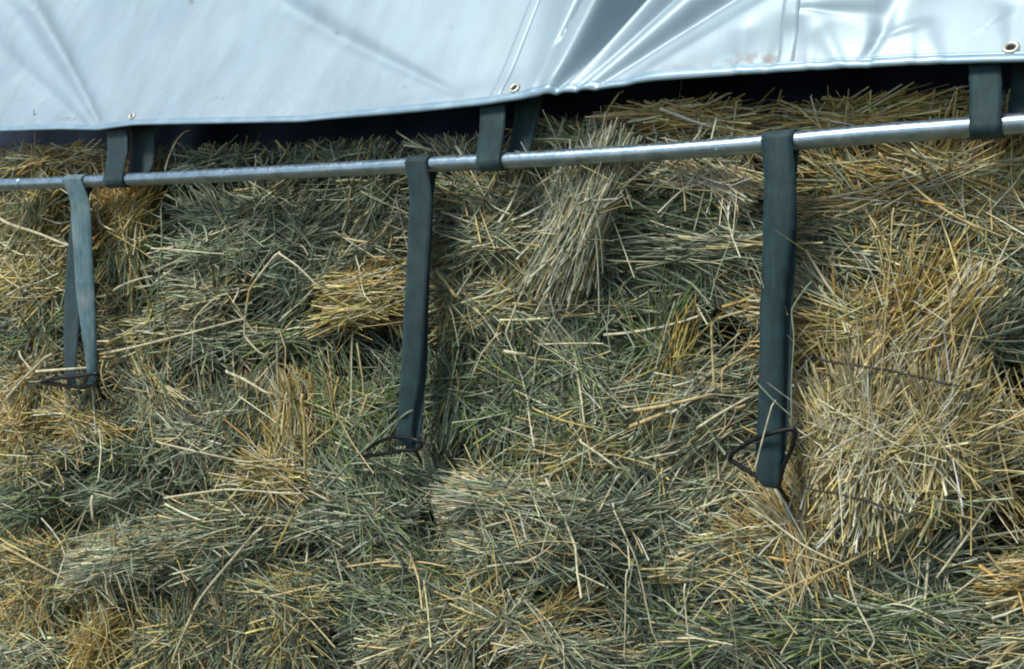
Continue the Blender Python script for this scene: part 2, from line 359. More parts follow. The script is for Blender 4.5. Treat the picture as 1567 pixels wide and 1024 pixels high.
def growth(P):          # stalks farther along the stack are coarser
    return np.clip(depth(P)/1.69, .8, 2.2)

# ---- ground layers: everything lies the way of the nearest tufts, loosely
def base_layer(n, xr, yr, ylo, yhi):
    px = rng.uniform(*xr, n); py = rng.uniform(*yr, n)
    P = at(px, py, 0.02); keep = (P[:, 2] < top_z(P[:, 0]) + .005) & (P[:, 2] > .0) & (P[:, 0] > -4.5) & (P[:, 0] < .75)
    if ylo < .04:
        hl = np.zeros(len(px))
        for hx, hy, a, b, d_ in HOLES: hl += np.exp(-((px-hx)/a)**2 - ((py-hy)/b)**2)
        keep &= rng.random(len(px)) > hl*1.15
    px, py, P = px[keep], py[keep], P[keep]; n = len(px)
    W = np.empty((n, len(CLUMPS)))
    for k, (cx, cy, a, b, an, sp) in enumerate(CN):
        c, s = math.cos(R(an)), math.sin(R(an)); dx, dy = px - cx, -(py - cy)
        W[:, k] = -((dx*c + dy*s)/a)**2 - ((-dx*s + dy*c)/b)**2
    ci = np.argmax(W*.9 + rng.gumbel(size=W.shape)*.75, 1)
    ang = CN[ci, 4] + rng.normal(0, 1, n)*(CN[ci, 5]*1.1 + 9)
    yy = relief(P[:, 0], P[:, 2], px, py) + rng.uniform(ylo, yhi, n)
    return px, py, ci, ang, yy
parts_V = []
def emit(px, py, ci, ang, yy, K, sides, lmin, lmax, rmin, rmax, tilt, bend_s, kinkp):
    C = at(px, py, yy); d = wall_dir(px, py, ang, 0.0)
    d[:, 1] += np.tan(np.radians(rng.normal(0, tilt, len(px)))); d /= np.linalg.norm(d, axis=1)[:, None]
    gsc = growth(C); n = len(px)
    L = rng.uniform(lmin, lmax, n)*gsc**.5; r = (rmin + (rmax - rmin)*rng.beta(1.5, 2.6, n))*gsc**.5
    flat = np.where(rng.random(n) < .3, rng.uniform(.15, .4, n), rng.uniform(.8, 1, n)); r = np.where(flat < .5, r*1.25, r)
    L = np.minimum(L, .85*np.abs(top_z(C[:, 0]) + .04 - C[:, 2]) / (np.abs(d[:, 2])*.5 + .05))
    L = np.maximum(L, .03)
    bend = rng.normal(0, bend_s, n); kink = np.where(rng.random(n) < kinkp, rng.normal(0, .35, n), 0)
    return dict(C=C, d=d, L=L, r=r, col=pick_colour(ci), flat=flat, bend=bend, kink=kink, K=K, sides=sides, ci=ci)
LAY = []
for n, ylo, yhi, lm, lM in ((17000, .066, .096, .05, .14), (13000, .036, .070, .05, .16), (6000, .006, .036, .06, .18)):
    LAY.append(emit(*base_layer(n, (-170, 1760), (120, 1180), ylo, yhi), 3, 3, lm, lM, .0007, .0021, 9, .06, .2))
# right of and below the picture: the same hay, thinner on the ground
q = base_layer(5000, (1740, 2300), (120, 1500), .0, .05); LAY.append(emit(*q, 3, 3, .06, .18, .0016, .003, 9, .03, .1))
# ---- the tufts and sheaves
ALIGN = {(888, 335): (-1, .22), (862, 375): (-1, .25), (910, 288): (-1, .3), (1075, 265): (1, .10), (1455, 490): (1, .10), (785, 768): (-1, .16), (790, 838): (-1, .18), (235, 845): (-1, .18), (1542, 880): (-1, .12), (1545, 975): (-1, .1), (1152, 480): (1, .1), (565, 430): (-1, .25), (440, 640): (-1, .3)}
acc = [[] for _ in range(6)]
for k, (cx, cy, a, b, an, sp) in enumerate(CN):
    lift = CLIFT[k]*.001
    n = int(4*a*b*(.024 if lift < .025 else .038))
    v = np.clip(rng.normal(0, .52, n), -1.25, 1.25); l = rng.uniform(-.8, .8, n)*(1 - .35*np.abs(v))
    Lo = np.full(n, np.nan)
    al = ALIGN.get((int(cx), int(cy)))
    if al:
        kpx = FPX/float(depth(at(cx, cy, 0.0))); Lo = rng.uniform(.55, 1.5, n)*a*1.1/kpx
        l = al[0]*(1 + rng.normal(0, al[1], n) - Lo*kpx/(2*a)); l = l/.75
        n_in = rng.random(n) < (.25 if cy > 400 else 0); l = np.where(n_in, rng.uniform(-.8, .8, n), l)
    c, s = math.cos(R(an)), math.sin(R(an))
    px = cx + l*a*.75*c - v*b*s; py = cy - l*a*.75*s - v*b*c
    ang = an + rng.normal(0, sp*.72, n) - sp*.35*v*np.sign(l + .2)
    P = at(px, py, 0.0); ok = P[:, 2] < top_z(P[:, 0]) - .002
    px, py, ang, v, P, Lo = px[ok], py[ok], ang[ok], v[ok], P[ok], Lo[ok]; n = len(px)
    hole = np.zeros(n)
    for hx, hy, ha, hb, hd in HOLES: hole += np.exp(-((px-hx)/ha)**2 - ((py-hy)/hb)**2)
    ok = rng.random(n) > hole*1.35
    px, py, ang, v, P, Lo = px[ok], py[ok], ang[ok], v[ok], P[ok], Lo[ok]; n = len(px)
    yy = relief(P[:, 0], P[:, 2], px, py)*.8 - lift*(1 - .8*np.clip(np.abs(v), 0, 1)**2)*rng.uniform(.0, 1, n)**.7 + rng.uniform(-.004, .014, n)
    yy = np.where(np.abs(P[:, 2] - 1.782) < .07, np.maximum(yy, -.052), yy)
    for q, arr in enumerate((px, py, np.full(n, k), ang, yy, Lo)): acc[q].append(arr)
acc = [np.concatenate(x) for x in acc]
TUFT = emit(*acc[:5], 5, 4, .08, .28, .0006, .0029, 5, .055, .18)
m_ = ~np.isnan(acc[5]); TUFT['L'][m_] = acc[5][m_]; TUFT['bend'][m_] *= .5
LAY.append(TUFT)
# ---- fine bent grass and leaf blades matted into the surface
px, py, ci, ang, yy = base_layer(24000, (-120, 1700), (130, 1120), -.004, .030)
yy = yy - CLIFT[ci]*.001*rng.uniform(.2, .9, len(px))
FINE = emit(px, py, ci, ang + rng.normal(0, 22, len(px)), yy, 4, 3, .035, .12, .0004, .0011, 10, .11, .4)
FINE['col'] = FINE['col']*np.array([.9, .97, .92]); LAY.append(FINE)
px, py, ci, ang, yy = base_layer(6500, (-120, 1700), (130, 1120), -.004, .016)
yy = yy - CLIFT[ci]*.001*rng.uniform(.3, 1, len(px))
LEAF = emit(px, py, ci, ang + rng.normal(0, 25, len(px)), yy, 5, 4, .05, .16, .0018, .0040, 10, .12, .5)
LEAF['flat'] = rng.uniform(.06, .16, len(px)); LAY.append(LEAF)
px, py, ci, ang, yy = base_layer(7000, (-60, 1650), (140, 1080), -.004, .020)
yy = yy - CLIFT[ci]*.001*rng.uniform(.3, 1, len(px))
CHAFF = emit(px, py, ci, rng.uniform(-90, 90, len(px)), yy, 3, 4, .03, .04, .0010, .0026, 25, .12, .3)
CHAFF['L'] = rng.uniform(.006, .020, len(px)); CHAFF['flat'] = rng.uniform(.08, .5, len(px)); LAY.append(CHAFF)
# ---- wisps that stand away from the face in any direction
n = 2600; px = rng.uniform(-60, 1640, n); py = rng.uniform(150, 1080, n); P = at(px, py, 0.0); ok = P[:, 2] < top_z(P[:, 0]) - .01
hl = sum(np.exp(-((px-h[0])/h[2])**2 - ((py-h[1])/h[3])**2) for h in HOLES); ok &= rng.random(n) > hl
px, py = px[ok], py[ok]; n = len(px)
ci = np.array([np.argmin(((CN[:, 0]-x)/1.0)**2 + ((CN[:, 1]-y)*1.3)**2) for x, y in zip(px, py)])
P = at(px, py, 0.0)
yy = relief(P[:, 0], P[:, 2], px, py) - CLIFT[ci]*.001 - rng.uniform(.0, .016, n)
WISP = emit(px, py, ci, rng.uniform(-90, 90, n), yy, 6, 4, .05, .20, .0006, .0017, 8, .08, .4)
WISP["col"] = np.clip(WISP["col"]*1.12, 0, .7); LAY.append(WISP)
n = 900; px = rng.uniform(-40, 1620, n); py = rng.uniform(170, 1070, n); P = at(px, py, 0.0); ok = P[:, 2] < top_z(P[:, 0]) - .02
px, py = px[ok], py[ok]; n = len(px); P = at(px, py, 0.0)
ci = np.array([np.argmin((CN[:, 0]-x)**2 + ((CN[:, 1]-y)*1.3)**2) for x, y in zip(px, py)])
yy = relief(P[:, 0], P[:, 2], px, py)*.7 - CLIFT[ci]*.001 - rng.uniform(.0, .012, n)
yy = np.where(np.abs(P[:, 2] - 1.782) < .09, np.maximum(yy, -.05), yy)
LONG = emit(px, py, ci, CN[ci, 4] + rng.normal(0, 50, n), yy, 6, 5, .10, .28, .0009, .0026, 4, .05, .4)
pp_ = np.array([PAL[c] for c in "PTSPSG"]); LONG["col"] = np.clip(pp_[rng.integers(0, 6, n)]*rng.uniform(.8, 1.25, n)[:, None], 0, .78); LAY.append(LONG)
# ---- sprigs along the top edge, in front of the dark gap
n = 120; px = rng.uniform(-40, 1620, n); Pz = at(px, np.full(n, 200.), 0.02); zt = top_z(Pz[:, 0]); _, py = pix(np.stack([Pz[:, 0], np.full(n, .02), zt - .01], -1))
ci = np.array([np.argmin(((CN[:, 0]-x)/1.6)**2 + ((CN[:, 1]-y)*2)**2) for x, y in zip(px, py)])
SPR = emit(px, py, ci, rng.normal(60, 60, n), rng.uniform(-.01, .03, n), 6, 4, .05, .14, .0009, .0018, 5, .08, .35)
SPR["L"] = rng.uniform(.04, .09, n); LAY.append(SPR)

# ------------------------------------------------------------------ bales as things
ORD = ["first", "second", "third", "fourth", "fifth", "sixth", "seventh", "eighth", "ninth", "tenth", "eleventh", "twelfth", "thirteenth"]
ROWN = ["top row", "second row down", "third row down", "fourth row down", "bottom row"]
def hue_word(a, b, z0, z1):
    s = ""
    xs, ys = pix(np.array([[(a+b)/2, 0, (z0+z1)/2]])); D = ((CN[:, 0]-xs[0]))**2 + (CN[:, 1]-ys[0])**2
    for k in np.argsort(D)[:4]: s += CLUMPS[k][6]
    y = sum(s.count(c) for c in "OY")/len(s); g = sum(s.count(c) for c in "GDE")/len(s)
    return "golden" if y > .33 else ("grey-green" if g > .58 else "straw-coloured")
vis = {}
for i, (r, a, b, z0, z1, dy) in enumerate(BAL):
    gu, gz_ = np.meshgrid(np.linspace(a, b, 9), np.linspace(z0, z1, 9)); xs, ys = pix(np.stack([gu.ravel(), np.zeros(81), gz_.ravel()], -1))
    vis[i] = int(((xs > 0) & (xs < IW) & (ys > 130) & (ys < IH)).sum())
ROOT = []; rank = {}; OUTN = {}
for r in range(5):
    ids = sorted([i for i in range(len(BAL)) if BAL[i][0] == r and vis[i] > 0], key=lambda i: -BAL[i][1])
    for k, i in enumerate(ids): rank[i] = k
for i, (r, a, b, z0, z1, dy) in enumerate(BAL):
    o = empty("hay_bale", ((a+b)/2, .45, z0)); ROOT.append(o)
    if i in rank:
        lab = f"{hue_word(a, b, z0, z1)} hay bale in the {ROWN[r]}, {ORD[rank[i]]} from the right edge"
    else:
        side = (r, a > -.5); OUTN[side] = OUTN.get(side, 0) + 1
        lab = f"{['', 'next ', 'third '][min(OUTN[side], 3) - 1]}hay bale in the {ROWN[r]}, just outside the picture {'on the right' if (a+b)/2 > -.5 else ('on the left' if pix(np.array([[(a+b)/2, 0, (z0+z1)/2]]))[0][0] < 0 else 'below')}"
    tag(o, lab, "hay bale", "hay bales stacked end-on under the tarp")
    zt = min(z1, float(top_z(np.array([(a+b)/2]))[0]) - .02) if r == 0 else z1
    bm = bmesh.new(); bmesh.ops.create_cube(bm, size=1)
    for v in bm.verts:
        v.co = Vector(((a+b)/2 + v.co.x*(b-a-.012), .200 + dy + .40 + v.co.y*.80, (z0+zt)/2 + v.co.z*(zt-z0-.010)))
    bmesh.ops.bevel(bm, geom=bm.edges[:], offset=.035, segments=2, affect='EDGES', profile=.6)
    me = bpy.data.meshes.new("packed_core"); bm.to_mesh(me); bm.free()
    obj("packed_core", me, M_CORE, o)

DEEP = [h for h in HOLES if h[4] >= 50]
def thin_out(lay):                   # open the deep hollows, and keep stalks from running up through the tarp
    C, d, L = lay["C"], lay["d"], lay["L"]; e0, e1 = C - d*L[:, None]*.5, C + d*L[:, None]*.5
    hv = np.zeros(len(C))
    for Q, kq in ((C, 1.), (e0, .8), (e1, .8)):
        x_, y_ = pix(Q); hv = np.maximum(hv, kq*sum(np.exp(-((x_-h[0])/h[2])**2 - ((y_-h[1])/h[3])**2) for h in DEEP))
    zt_ = np.maximum(e0[:, 2], e1[:, 2]); ok = (rng.random(len(C)) > np.where(C[:, 1] < .09, hv*1.25 - .1, 0)) & (zt_ + .4*L*np.abs(lay['kink']) + L*np.abs(lay['bend']) < edge_z(C[:, 0]) - .015)
    for kk_ in ("C", "d", "L", "r", "col", "flat", "bend", "kink", "ci"): lay[kk_] = lay[kk_][ok]
for lay in LAY: thin_out(lay)
# the ~260 stalks that lie frontmost are parts of their own; the rest of a bale's straw is one mass
pxT, pyT = pix(TUFT["C"])
score = TUFT["L"]*TUFT["r"]*depth(TUFT["C"])**-2*(1 + 12*np.clip(-TUFT["C"][:, 1], 0, .06)/.06)
score[(pxT < 10) | (pxT > 1557) | (pyT < 150) | (pyT > 1014)] = 0
solo = np.zeros(len(score), bool); solo[np.argsort(-score)[:260]] = True
buckets = {i: [[], [], [], 0] for i in range(len(BAL))}
for lay in LAY:                      # nothing but a few loose stalks lies in front of the pipe
    C, d = lay["C"], lay["d"]; dz = np.where(np.abs(d[:, 2]) < .02, .02, d[:, 2]); tt_ = np.clip((1.782 - C[:, 2])/dz, -lay["L"]*.5, lay["L"]*.5)
    near = np.abs(C[:, 2] + tt_*d[:, 2] - 1.782) < .025; yc = C[:, 1] + tt_*d[:, 1]
    C[:, 1] += np.where(near & (yc < -.052) & (rng.random(len(C)) > .015), -.052 - yc, 0)
for lay in LAY:
    C = lay["C"]; ib = bale_of(C[:, 0], C[:, 2])
    V, F, cv = straw_arrays(C, lay["d"], lay["L"], lay["r"], lay["col"], lay["K"], lay["sides"], lay["flat"], lay["bend"], lay["kink"])
    nv = lay["K"]*lay["sides"]; nf = (lay["K"]-1)*lay["sides"]
    V = V.reshape(-1, nv, 3); cv = cv.reshape(-1, nv, 3); lf = grid_faces(lay["K"], lay["sides"], True)
    for i in range(len(BAL)):
        m = ib == i
        if lay is TUFT:
            for j in np.where(m & solo)[0]:
                obj("straw_stalk", np_mesh("straw_stalk", V[j], lf, cv[j]), M_STRAW, ROOT[i])
            m &= ~solo
        k = int(m.sum())
        if not k: continue
        bk = buckets[i]; bk[0].append(V[m].reshape(-1, 3)); bk[1].append(cv[m].reshape(-1, 3))
        bk[2].append((bk[3] + (np.arange(k)*nv)[:, None, None] + lf[None]).reshape(-1, 4)); bk[3] += k*nv
for i, bk in buckets.items():
    if bk[3]:
        tag(obj("loose_straw", np_mesh("loose_straw", np.vstack(bk[0]), np.vstack(bk[2]), np.vstack(bk[1])), M_STRAW, ROOT[i]), kind="stuff")

# baling twine on the golden bale and its lower edge
def bale_at(px, py):
    P = at(np.array([px]), np.array([py]), 0.0); return ROOT[int(bale_of(P[:, 0], P[:, 2])[0])]
for pts, yv, bp in (([(1245, 549), (1280, 555), (1330, 562), (1380, 571), (1430, 583), (1480, 594)], -.084, (1350, 600)),
                    ([(1222, 746), (1260, 752), (1300, 760), (1340, 771), (1380, 785), (1410, 792)], -.086, (1330, 740))):
    P = catmull(at([p[0] for p in pts], [p[1] for p in pts], yv), 40); P[:, 1] += .003*np.sin(np.arange(40)*.7); P[:2, 1] += .02; P[-3:, 1] += .02
    obj("twine", tube_mesh("twine", P, .0021, 6), M_TWINE, bale_at(*bp))

# ------------------------------------------------------------------ single stalks one can point at
def stalk(pts, wpx, colr, label, y=-.045, ends=.012, flat=.75):
    yv = np.full(len(pts), y) if np.isscalar(y) else np.array(y, float)
    A = at([p[0] for p in pts], [p[1] for p in pts], yv)
    n = 6 if len(pts) == 2 else 5*len(pts)
    kk = np.linspace(0, len(pts)-1, n); lin = np.stack([np.interp(kk, np.arange(len(pts)), A[:, q]) for q in range(3)], -1)
    P = (.5*catmull(A, n) + .5*lin) if len(pts) > 2 else lin
    P[0, 1] += ends*.6; P[-1, 1] += ends
    if len(pts) == 2:
        P += np.array([0, 0, 1])*np.sin(np.linspace(0, np.pi, n))[:, None]*rng.normal(0, .003)
    rr = .37*wpx*depth(A).mean()/FPX*np.linspace(1.02, .85, n)
    c = np.clip(np.array(PAL[colr[0]])*.90*(1+rng.normal(0, .05)), 0, .7)
    cols = np.repeat(c[None], n, 0)
    if len(colr) > 1:
        k = n//2; cols[max(0, k-3):k+2] = PAL[colr[1]]
    cols = cols*(1 + rng.normal(0, .12, (n, 1)))*np.linspace(1.05, .82, n)[:, None]; nd = rng.integers(1, n-1); cols[nd] *= .62
    V = np.repeat(cols, 6, 0)
    o = obj("straw_stalk", tube_mesh("straw_stalk", P, rr, 6, cap=False, col=V, flat=flat), M_STRAW)
    tag(o, label, "straw", "single loose stalks lying on the hay face")
ST = [
 ([(-6, 331), (14, 343), (60, 358), (108, 378)], 7, "P", "thick pale stalk slanting down to the leftmost hanging strap"),
 ([(8, 612), (38, 578), (75, 542)], 8, "P", "thick pale stalk rising steeply left of the leftmost metal ring"),
 ([(52, 569), (90, 566), (134, 563)], 6, "P", "pale stalk lying level just above the leftmost metal ring", -.095),
 ([(26, 538), (54, 572)], 5, "P", "short pale stalk crossing the thick stalk by the leftmost ring"),
 ([(425, 386), (398, 420), (381, 447), (374, 512), (402, 545)], 6, "PO", "kinked stalk with an orange-brown middle section, between the left two straps"),
 ([(156, 542), (215, 529), (270, 515), (372, 488)], 5, "P", "long pale stalk rising gently right from the leftmost strap's foot"),
 ([(424, 386), (456, 408), (490, 442)], 5, "P", "straight stalk falling right from the top of the kinked orange stalk"),
 ([(330, 455), (299, 488), (292, 572)], 4, "P", "thin stalk bent over at its top left of the kinked orange stalk"),
 ([(343, 568), (372, 580), (412, 604)], 7, "P", "thick pale stub falling right, below the kinked orange stalk"),
 ([(324, 690), (338, 640), (353, 596)], 5, "G", "grey stiff stalk standing upright below the thick pale stub"),
 ([(236, 676), (300, 691), (382, 709)], 5, "P", "long stalk falling gently right from the middle of the left side"),
 ([(460, 604), (466, 656), (467, 738)], 8, "Y", "thick yellow stalk standing upright left of the middle strap"),
 ([(495, 752), (538, 706), (580, 668), (627, 628)], 6, "G", "long grey-green stalk reaching up to the foot of the middle strap", (-.05, -.06, -.08, -.1)),
 ([(248, 763), (300, 755), (352, 749), (456, 757)], 5, "P", "long pale level stalk above the grey sheaf at lower left"),
 ([(261, 1016), (302, 923), (335, 880), (398, 806)], 7, "P", "long white stalk sweeping up from the lower left bottom edge"),
 ([(139, 759), (143, 803)], 8, "P", "short flat whitish stub standing upright at the left, above the grey sheaf"),
 ([(0, 834), (50, 860), (106, 889)], 6, "T", "tan stalk falling right at the lower left edge"),
 ([(418, 849), (438, 808), (460, 765)], 6, "Y", "yellowish stalk leaning right below the thick yellow upright stalk"),
 ([(664, 414), (680, 430), (699, 457)], 9, "T", "fat tan stub just right of the middle strap"),
 ([(769, 538), (800, 543)], 8, "P", "short bright white stub in the middle of the hay"),
 ([(812, 624), (859, 643), (911, 656)], 5, "Y", "yellow stalk falling right near the centre, above the big sheaf"),
 ([(968, 629), (1011, 622), (1050, 613), (1084, 605)], 7.5, "T", "thickest tan stalk, left of the right strap's lower half"),
 ([(962, 654), (990, 643), (1012, 634)], 8.5, "T", "broad split tan stub under the thickest tan stalk"),
 ([(1064, 657), (1100, 634), (1144, 609)], 6, "P", "pale stalk rising right to the right strap below the thickest stalk"),
 ([(1093, 596), (1090, 540), (1089, 499), (1098, 488), (1138, 476)], 6, "T", "upright stalk bent over at the top left of the right strap", -.05),
 ([(1105, 604), (1106, 566), (1140, 546)], 5, "T", "short bent stalk in front of the dark hollow by the right strap"),
 ([(885, 674), (915, 694), (948, 719)], 6, "P", "pale stalk falling right above the big central sheaf's right end"),
 ([(914, 788), (930, 757), (946, 726)], 5, "P", "pale stalk rising right over the big central sheaf"),
 ([(935, 771), (960, 826), (976, 865), (1002, 986)], 4, "P", "long thin stalk falling steeply below the big central sheaf"),
 ([(958, 873), (957, 940), (955, 1018)], 4, "P", "thin upright stalk at the bottom, right of centre"),
 ([(1046, 895), (1051, 955), (1060, 1022)], 4, "P", "thin upright stalk reaching the bottom edge below the right strap"),
 ([(1296, 876), (1311, 926), (1338, 979), (1328, 1001), (1338, 1020)], 5, "P", "zigzag pale stalk at the bottom right"),
 ([(1172, 918), (1226, 891), (1285, 866), (1344, 838)], 6, "T", "long tan stalk rising right below the golden bale"),
 ([(1432, 886), (1475, 828), (1522, 762)], 5, "P", "straight stalk rising right across the gap at lower right"),
 ([(772, 514), (792, 462), (816, 412)], 5, "P", "stalk hanging from the lower tip of the drooping sheaf"),
 ([(721, 577), (738, 540), (762, 510)], 4, "P", "thin bent stalk over the dark hollow right of the middle strap"),
 ([(1366, 318), (1362, 400), (1354, 500), (1344, 640)], 3, "T", "very long thin stalk hanging down over the golden bale", -.10),
 ([(1240, 431), (1212, 473), (1215, 517), (1211, 584), (1211, 674)], 3.6, "G", "long thin stalk hanging along the right edge of the right strap", -.105),
 ([(1154, 723), (1168, 668), (1183, 614)], 4, "P", "pale stalk lying across the foot of the right strap", -.122),
 ([(1150, 577), (1183, 612), (1218, 643)], 3.4, "G", "thin stalk crossing the right strap diagonally above its ring", -.120),
 ([(1393, 228), (1434, 253), (1476, 234), (1520, 215)], 5, "P", "V-shaped stalk under the pipe at the right"),
 ([(1343, 234), (1416, 301), (1460, 330), (1502, 352)], 5, "T", "long stalk falling right from the pipe between the two right straps"),
 ([(996, 250), (970, 272), (947, 293)], 7, "P", "pale stub crossing the top of the drooping sheaf under the pipe", -.06),
 ([(926, 224), (929, 172), (950, 138)], 5, "T", "stalk standing above the pipe over the drooping sheaf", -.03),
 ([(1046, 166), (1085, 158), (1116, 141)], 4, "T", "curved stalk rising into the dark gap under the tarp", -.03),
 ([(1119, 212), (1124, 180), (1128, 150)], 4, "P", "short upright stalk above the pipe left of the right strap", -.03),
 ([(1240, 145), (1246, 165), (1253, 186)], 4, "P", "short stalk standing in the dark gap right of the right strap", -.02),
 ([(252, 263), (258, 241), (270, 215), (285, 199)], 4, "P", "crooked stalk rising into the dark gap right of the left tarp loop", -.03),
 ([(604, 200), (632, 218), (660, 232)], 4, "P", "stalk falling right above the pipe left of the middle tarp loop", -.02),
 ([(1524, 652), (1540, 720), (1552, 770)], 5, "T", "stalk falling steeply at the right edge beside the golden bale"),
 ([(647, 641), (646, 690), (650, 724)], 4, "P", "thin upright stalk just right of the middle strap's foot", -.06),
 ([(170, 352), (154, 342), (150, 320), (148, 285)], 4, "P", "crooked thin stalk hanging under the pipe right of the leftmost strap", -.06),
 ([(246, 310), (248, 370), (240, 460)], 5, "G", "grey upright stalk under the pipe, right of the left tarp loop"),
 ([(170, 445), (228, 423)], 5, "P", "short pale stalk rising right beside the leftmost strap's lower half"),
]
for s in ST: stalk(*s)

# ------------------------------------------------------------------ black sheet added to keep the gap under the tarp dark
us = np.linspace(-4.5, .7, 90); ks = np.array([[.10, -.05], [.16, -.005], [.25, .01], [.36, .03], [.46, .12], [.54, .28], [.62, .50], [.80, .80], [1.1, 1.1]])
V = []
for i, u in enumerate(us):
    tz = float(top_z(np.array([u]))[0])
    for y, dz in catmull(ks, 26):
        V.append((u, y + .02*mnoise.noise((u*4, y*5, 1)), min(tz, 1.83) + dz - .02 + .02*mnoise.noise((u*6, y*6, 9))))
tag(obj("gap_shade_sheet", np_mesh("gap_shade_sheet", np.array(V), grid_faces(90, 26)), M_GAP_SHADE),
    "black sheet added for the shade in the gap under the tarp edge", "shade sheet")

# ------------------------------------------------------------------ tarp
def tarp_us(px, py):
    d = ray(np.array([px], float), np.array([py], float))[0]; u = float(at(px, py, 0)[0])
    for _ in range(12):
        z0 = float(edge_z(u)); a = (E[2]-z0)*math.sin(TH) - (E[1]-YE)*math.cos(TH); b = d[2]*math.sin(TH) - d[1]*math.cos(TH)
        P = E - d*a/b; u = .5*u + .5*float(P[0])
    return np.array([u, (P[1]-YE)/math.sin(TH)])
TN = np.array([0, -math.cos(TH), math.sin(TH)])
# folds: start (near the edge) -> end px, amplitude mm, width to the left / right (px) at the far end, amplitude share at start
FOLDS = [((838, 139), (944, -4), 62, 80, 26, .10), ((850, 139), (972, -4), -46, 16, 13, .10), ((862, 139), (996, -4), 9, 10, 11, .2), ((876, 138), (1022, -4), -16, 11, 11, .2), ((892, 134), (1062, -4), 16, 28, 26, .2),
         ((912, 130), (1100, 0), -20, 20, 12, .2), ((974, 118), (1236, -6), 44, 34, 90, .12), ((862, 62), (908, -4), -26, 11, 11, .4), ((815, 140), (872, 0), 10, 34, 20, .3),
         ((150, 186), (36, -6), -46, 10, 9, .2), ((128, 190), (-40, 40), -14, 8, 8, .3), ((170, 184), (78, -6), 8, 14, 30, .3), ((700, 143), (512, 50), -12, 12, 9, .15),
         ((640, 178), (780, 150), 3, 14, 9, .6), ((480, 186), (700, 152), 5, 16, 10, .3), ((1240, 30), (1340, 30), -4, 14, 12, .8), ((1330, 92), (1375, 0), -7, 20, 14, .4),
         ((1325, 85), (1352, 55), -4, 12, 9, .8), ((1352, 60), (1405, 44), 3, 12, 10, .7), ((1290, 100), (1262, 55), 4, 16, 11, .5), ((1240, 105), (1245, 40), 3, 18, 14, .6),
         ((1395, 92), (1390, 50), 2.5, 16, 12, .6), ((1440, 96), (1420, 60), 2.5, 16, 12, .5), ((1547, 60), (1550, 10), -3, 16, 14, .6), ((1508, 40), (1530, 22), 2, 9, 8, 1),
         ((1130, 110), (1145, 60), 3, 18, 12, .5), ((1170, 108), (1210, 60), -3, 16, 14, .5), ((55, 190), (30, 120), 4, 24, 16, .5), ((60, 150), (52, 40), 3, 34, 34, .7)]
FF = []
for p0, p1, A, wl, wr, st in FOLDS:
    a, b = tarp_us(*p0), tarp_us(*p1)
    n_ = max(float(np.hypot(*(b-a))), 1e-6); sc = n_/math.hypot(p1[0]-p0[0], p1[1]-p0[1])
    FF.append((a, b, A*.001, wl*sc, wr*sc, st))
def tarp_disp(u, s):
    h = .010*np.sin(u*2.6 + .8)*np.sin(s*2.0 + .5) + .004*np.sin(u*7.3+s*4)*np.clip(s*3, 0, 1)
    for a, b, A, wl, wr, st in FF:
        e = b - a; L = np.hypot(*e); ex, ey = e/L
        t = ((u-a[0])*ex + (s-a[1])*ey)/L; dd = (u-a[0])*ey - (s-a[1])*ex      # + to the right of the line when it climbs
        if ey < 0: dd = -dd
        tt = np.clip(t, 0, 1.6); wsc = .3 + .7*np.minimum(tt, 1.3); amp = A*(st + (1-st)*np.minimum(tt, 1.2))
        fade = np.where(t < 0, np.exp(-(t*L/.015)**2), np.exp(-(np.clip(t-1.25, 0, 9)/.4)**2) if L > .12 else np.exp(-(np.clip(t-1, 0, 9)*L/.02)**2))
        h = h + amp*fade*np.where(dd < 0, np.exp(-(dd/(wl*wsc))**2), np.exp(-(dd/(wr*wsc))**2))
    return h
def tarp_pt(u, s, off=0.0):
    u = np.asarray(u, float); s = np.asarray(s, float); h = tarp_disp(u, s) + off
    P = np.stack([u, YE + s*math.sin(TH), edge_z(u) + s*math.cos(TH)], -1)
    return P + TN*h[..., None]
tarp = empty("tarp", (-1.6, YE, 1.86))
tag(tarp, "silver-white tarp with folds and eyelets covering the top of the hay stack", "tarp")
ug = np.concatenate([np.linspace(-4.5, -3.6, 30)[:-1], np.linspace(-3.6, -.15, 560), np.linspace(-.15, .75, 40)[1:]])
sg = np.concatenate([[0, .002, .005], np.linspace(.009, .55, 150), np.linspace(.57, 1.7, 30)])
U, Sg = np.meshgrid(ug, sg, indexing='ij')
me = np_mesh("sheet", tarp_pt(U, Sg).reshape(-1, 3), grid_faces(len(ug), len(sg)))
dv = np.zeros(U.size); PP = tarp_pt(U, Sg).reshape(-1, 3); xx, yy = pix(PP)
for cx, cy, a, b, k in ((1175, 94, 62, 14, 1), (1092, 104, 16, 8, .7), (1040, 105, 26, 6, .5), (1245, 100, 24, 8, .5), (255, 140, 4, 3, .7), (335, 151, 8, 3, .8), (515, 52, 5, 4, .8), (293, 2, 4, 5, .9),
                        (690, 42, 3, 3, .6), (108, 182, 14, 3, .7), (30, 152, 8, 4, .3), (452, 138, 3, 3, .5), (620, 133, 4, 3, .5)):
    dv = np.maximum(dv, k*np.exp(-((xx-cx)/a)**2 - ((yy-cy)/b)**2))
dv = np.maximum(dv, .10*np.clip((yy - 60)/120, 0, 1))
da = me.attributes.new("dirt", 'FLOAT', 'POINT'); da.data.foreach_set("value", dv.astype(np.float32))
obj("sheet", me, M_TARP, tarp)
ul = ug; sL = np.concatenate([[.001], sg[4::3]]); UL, SL = np.meshgrid(ul, sL, indexing='ij')
def tp_low(u, s): return tarp_pt(u, s, -.006) - TN*(.05*np.clip(s/.3, 0, 1))[..., None]
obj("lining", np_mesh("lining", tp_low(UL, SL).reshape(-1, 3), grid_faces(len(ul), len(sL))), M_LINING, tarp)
uh = np.linspace(-4.5, .75, 900)
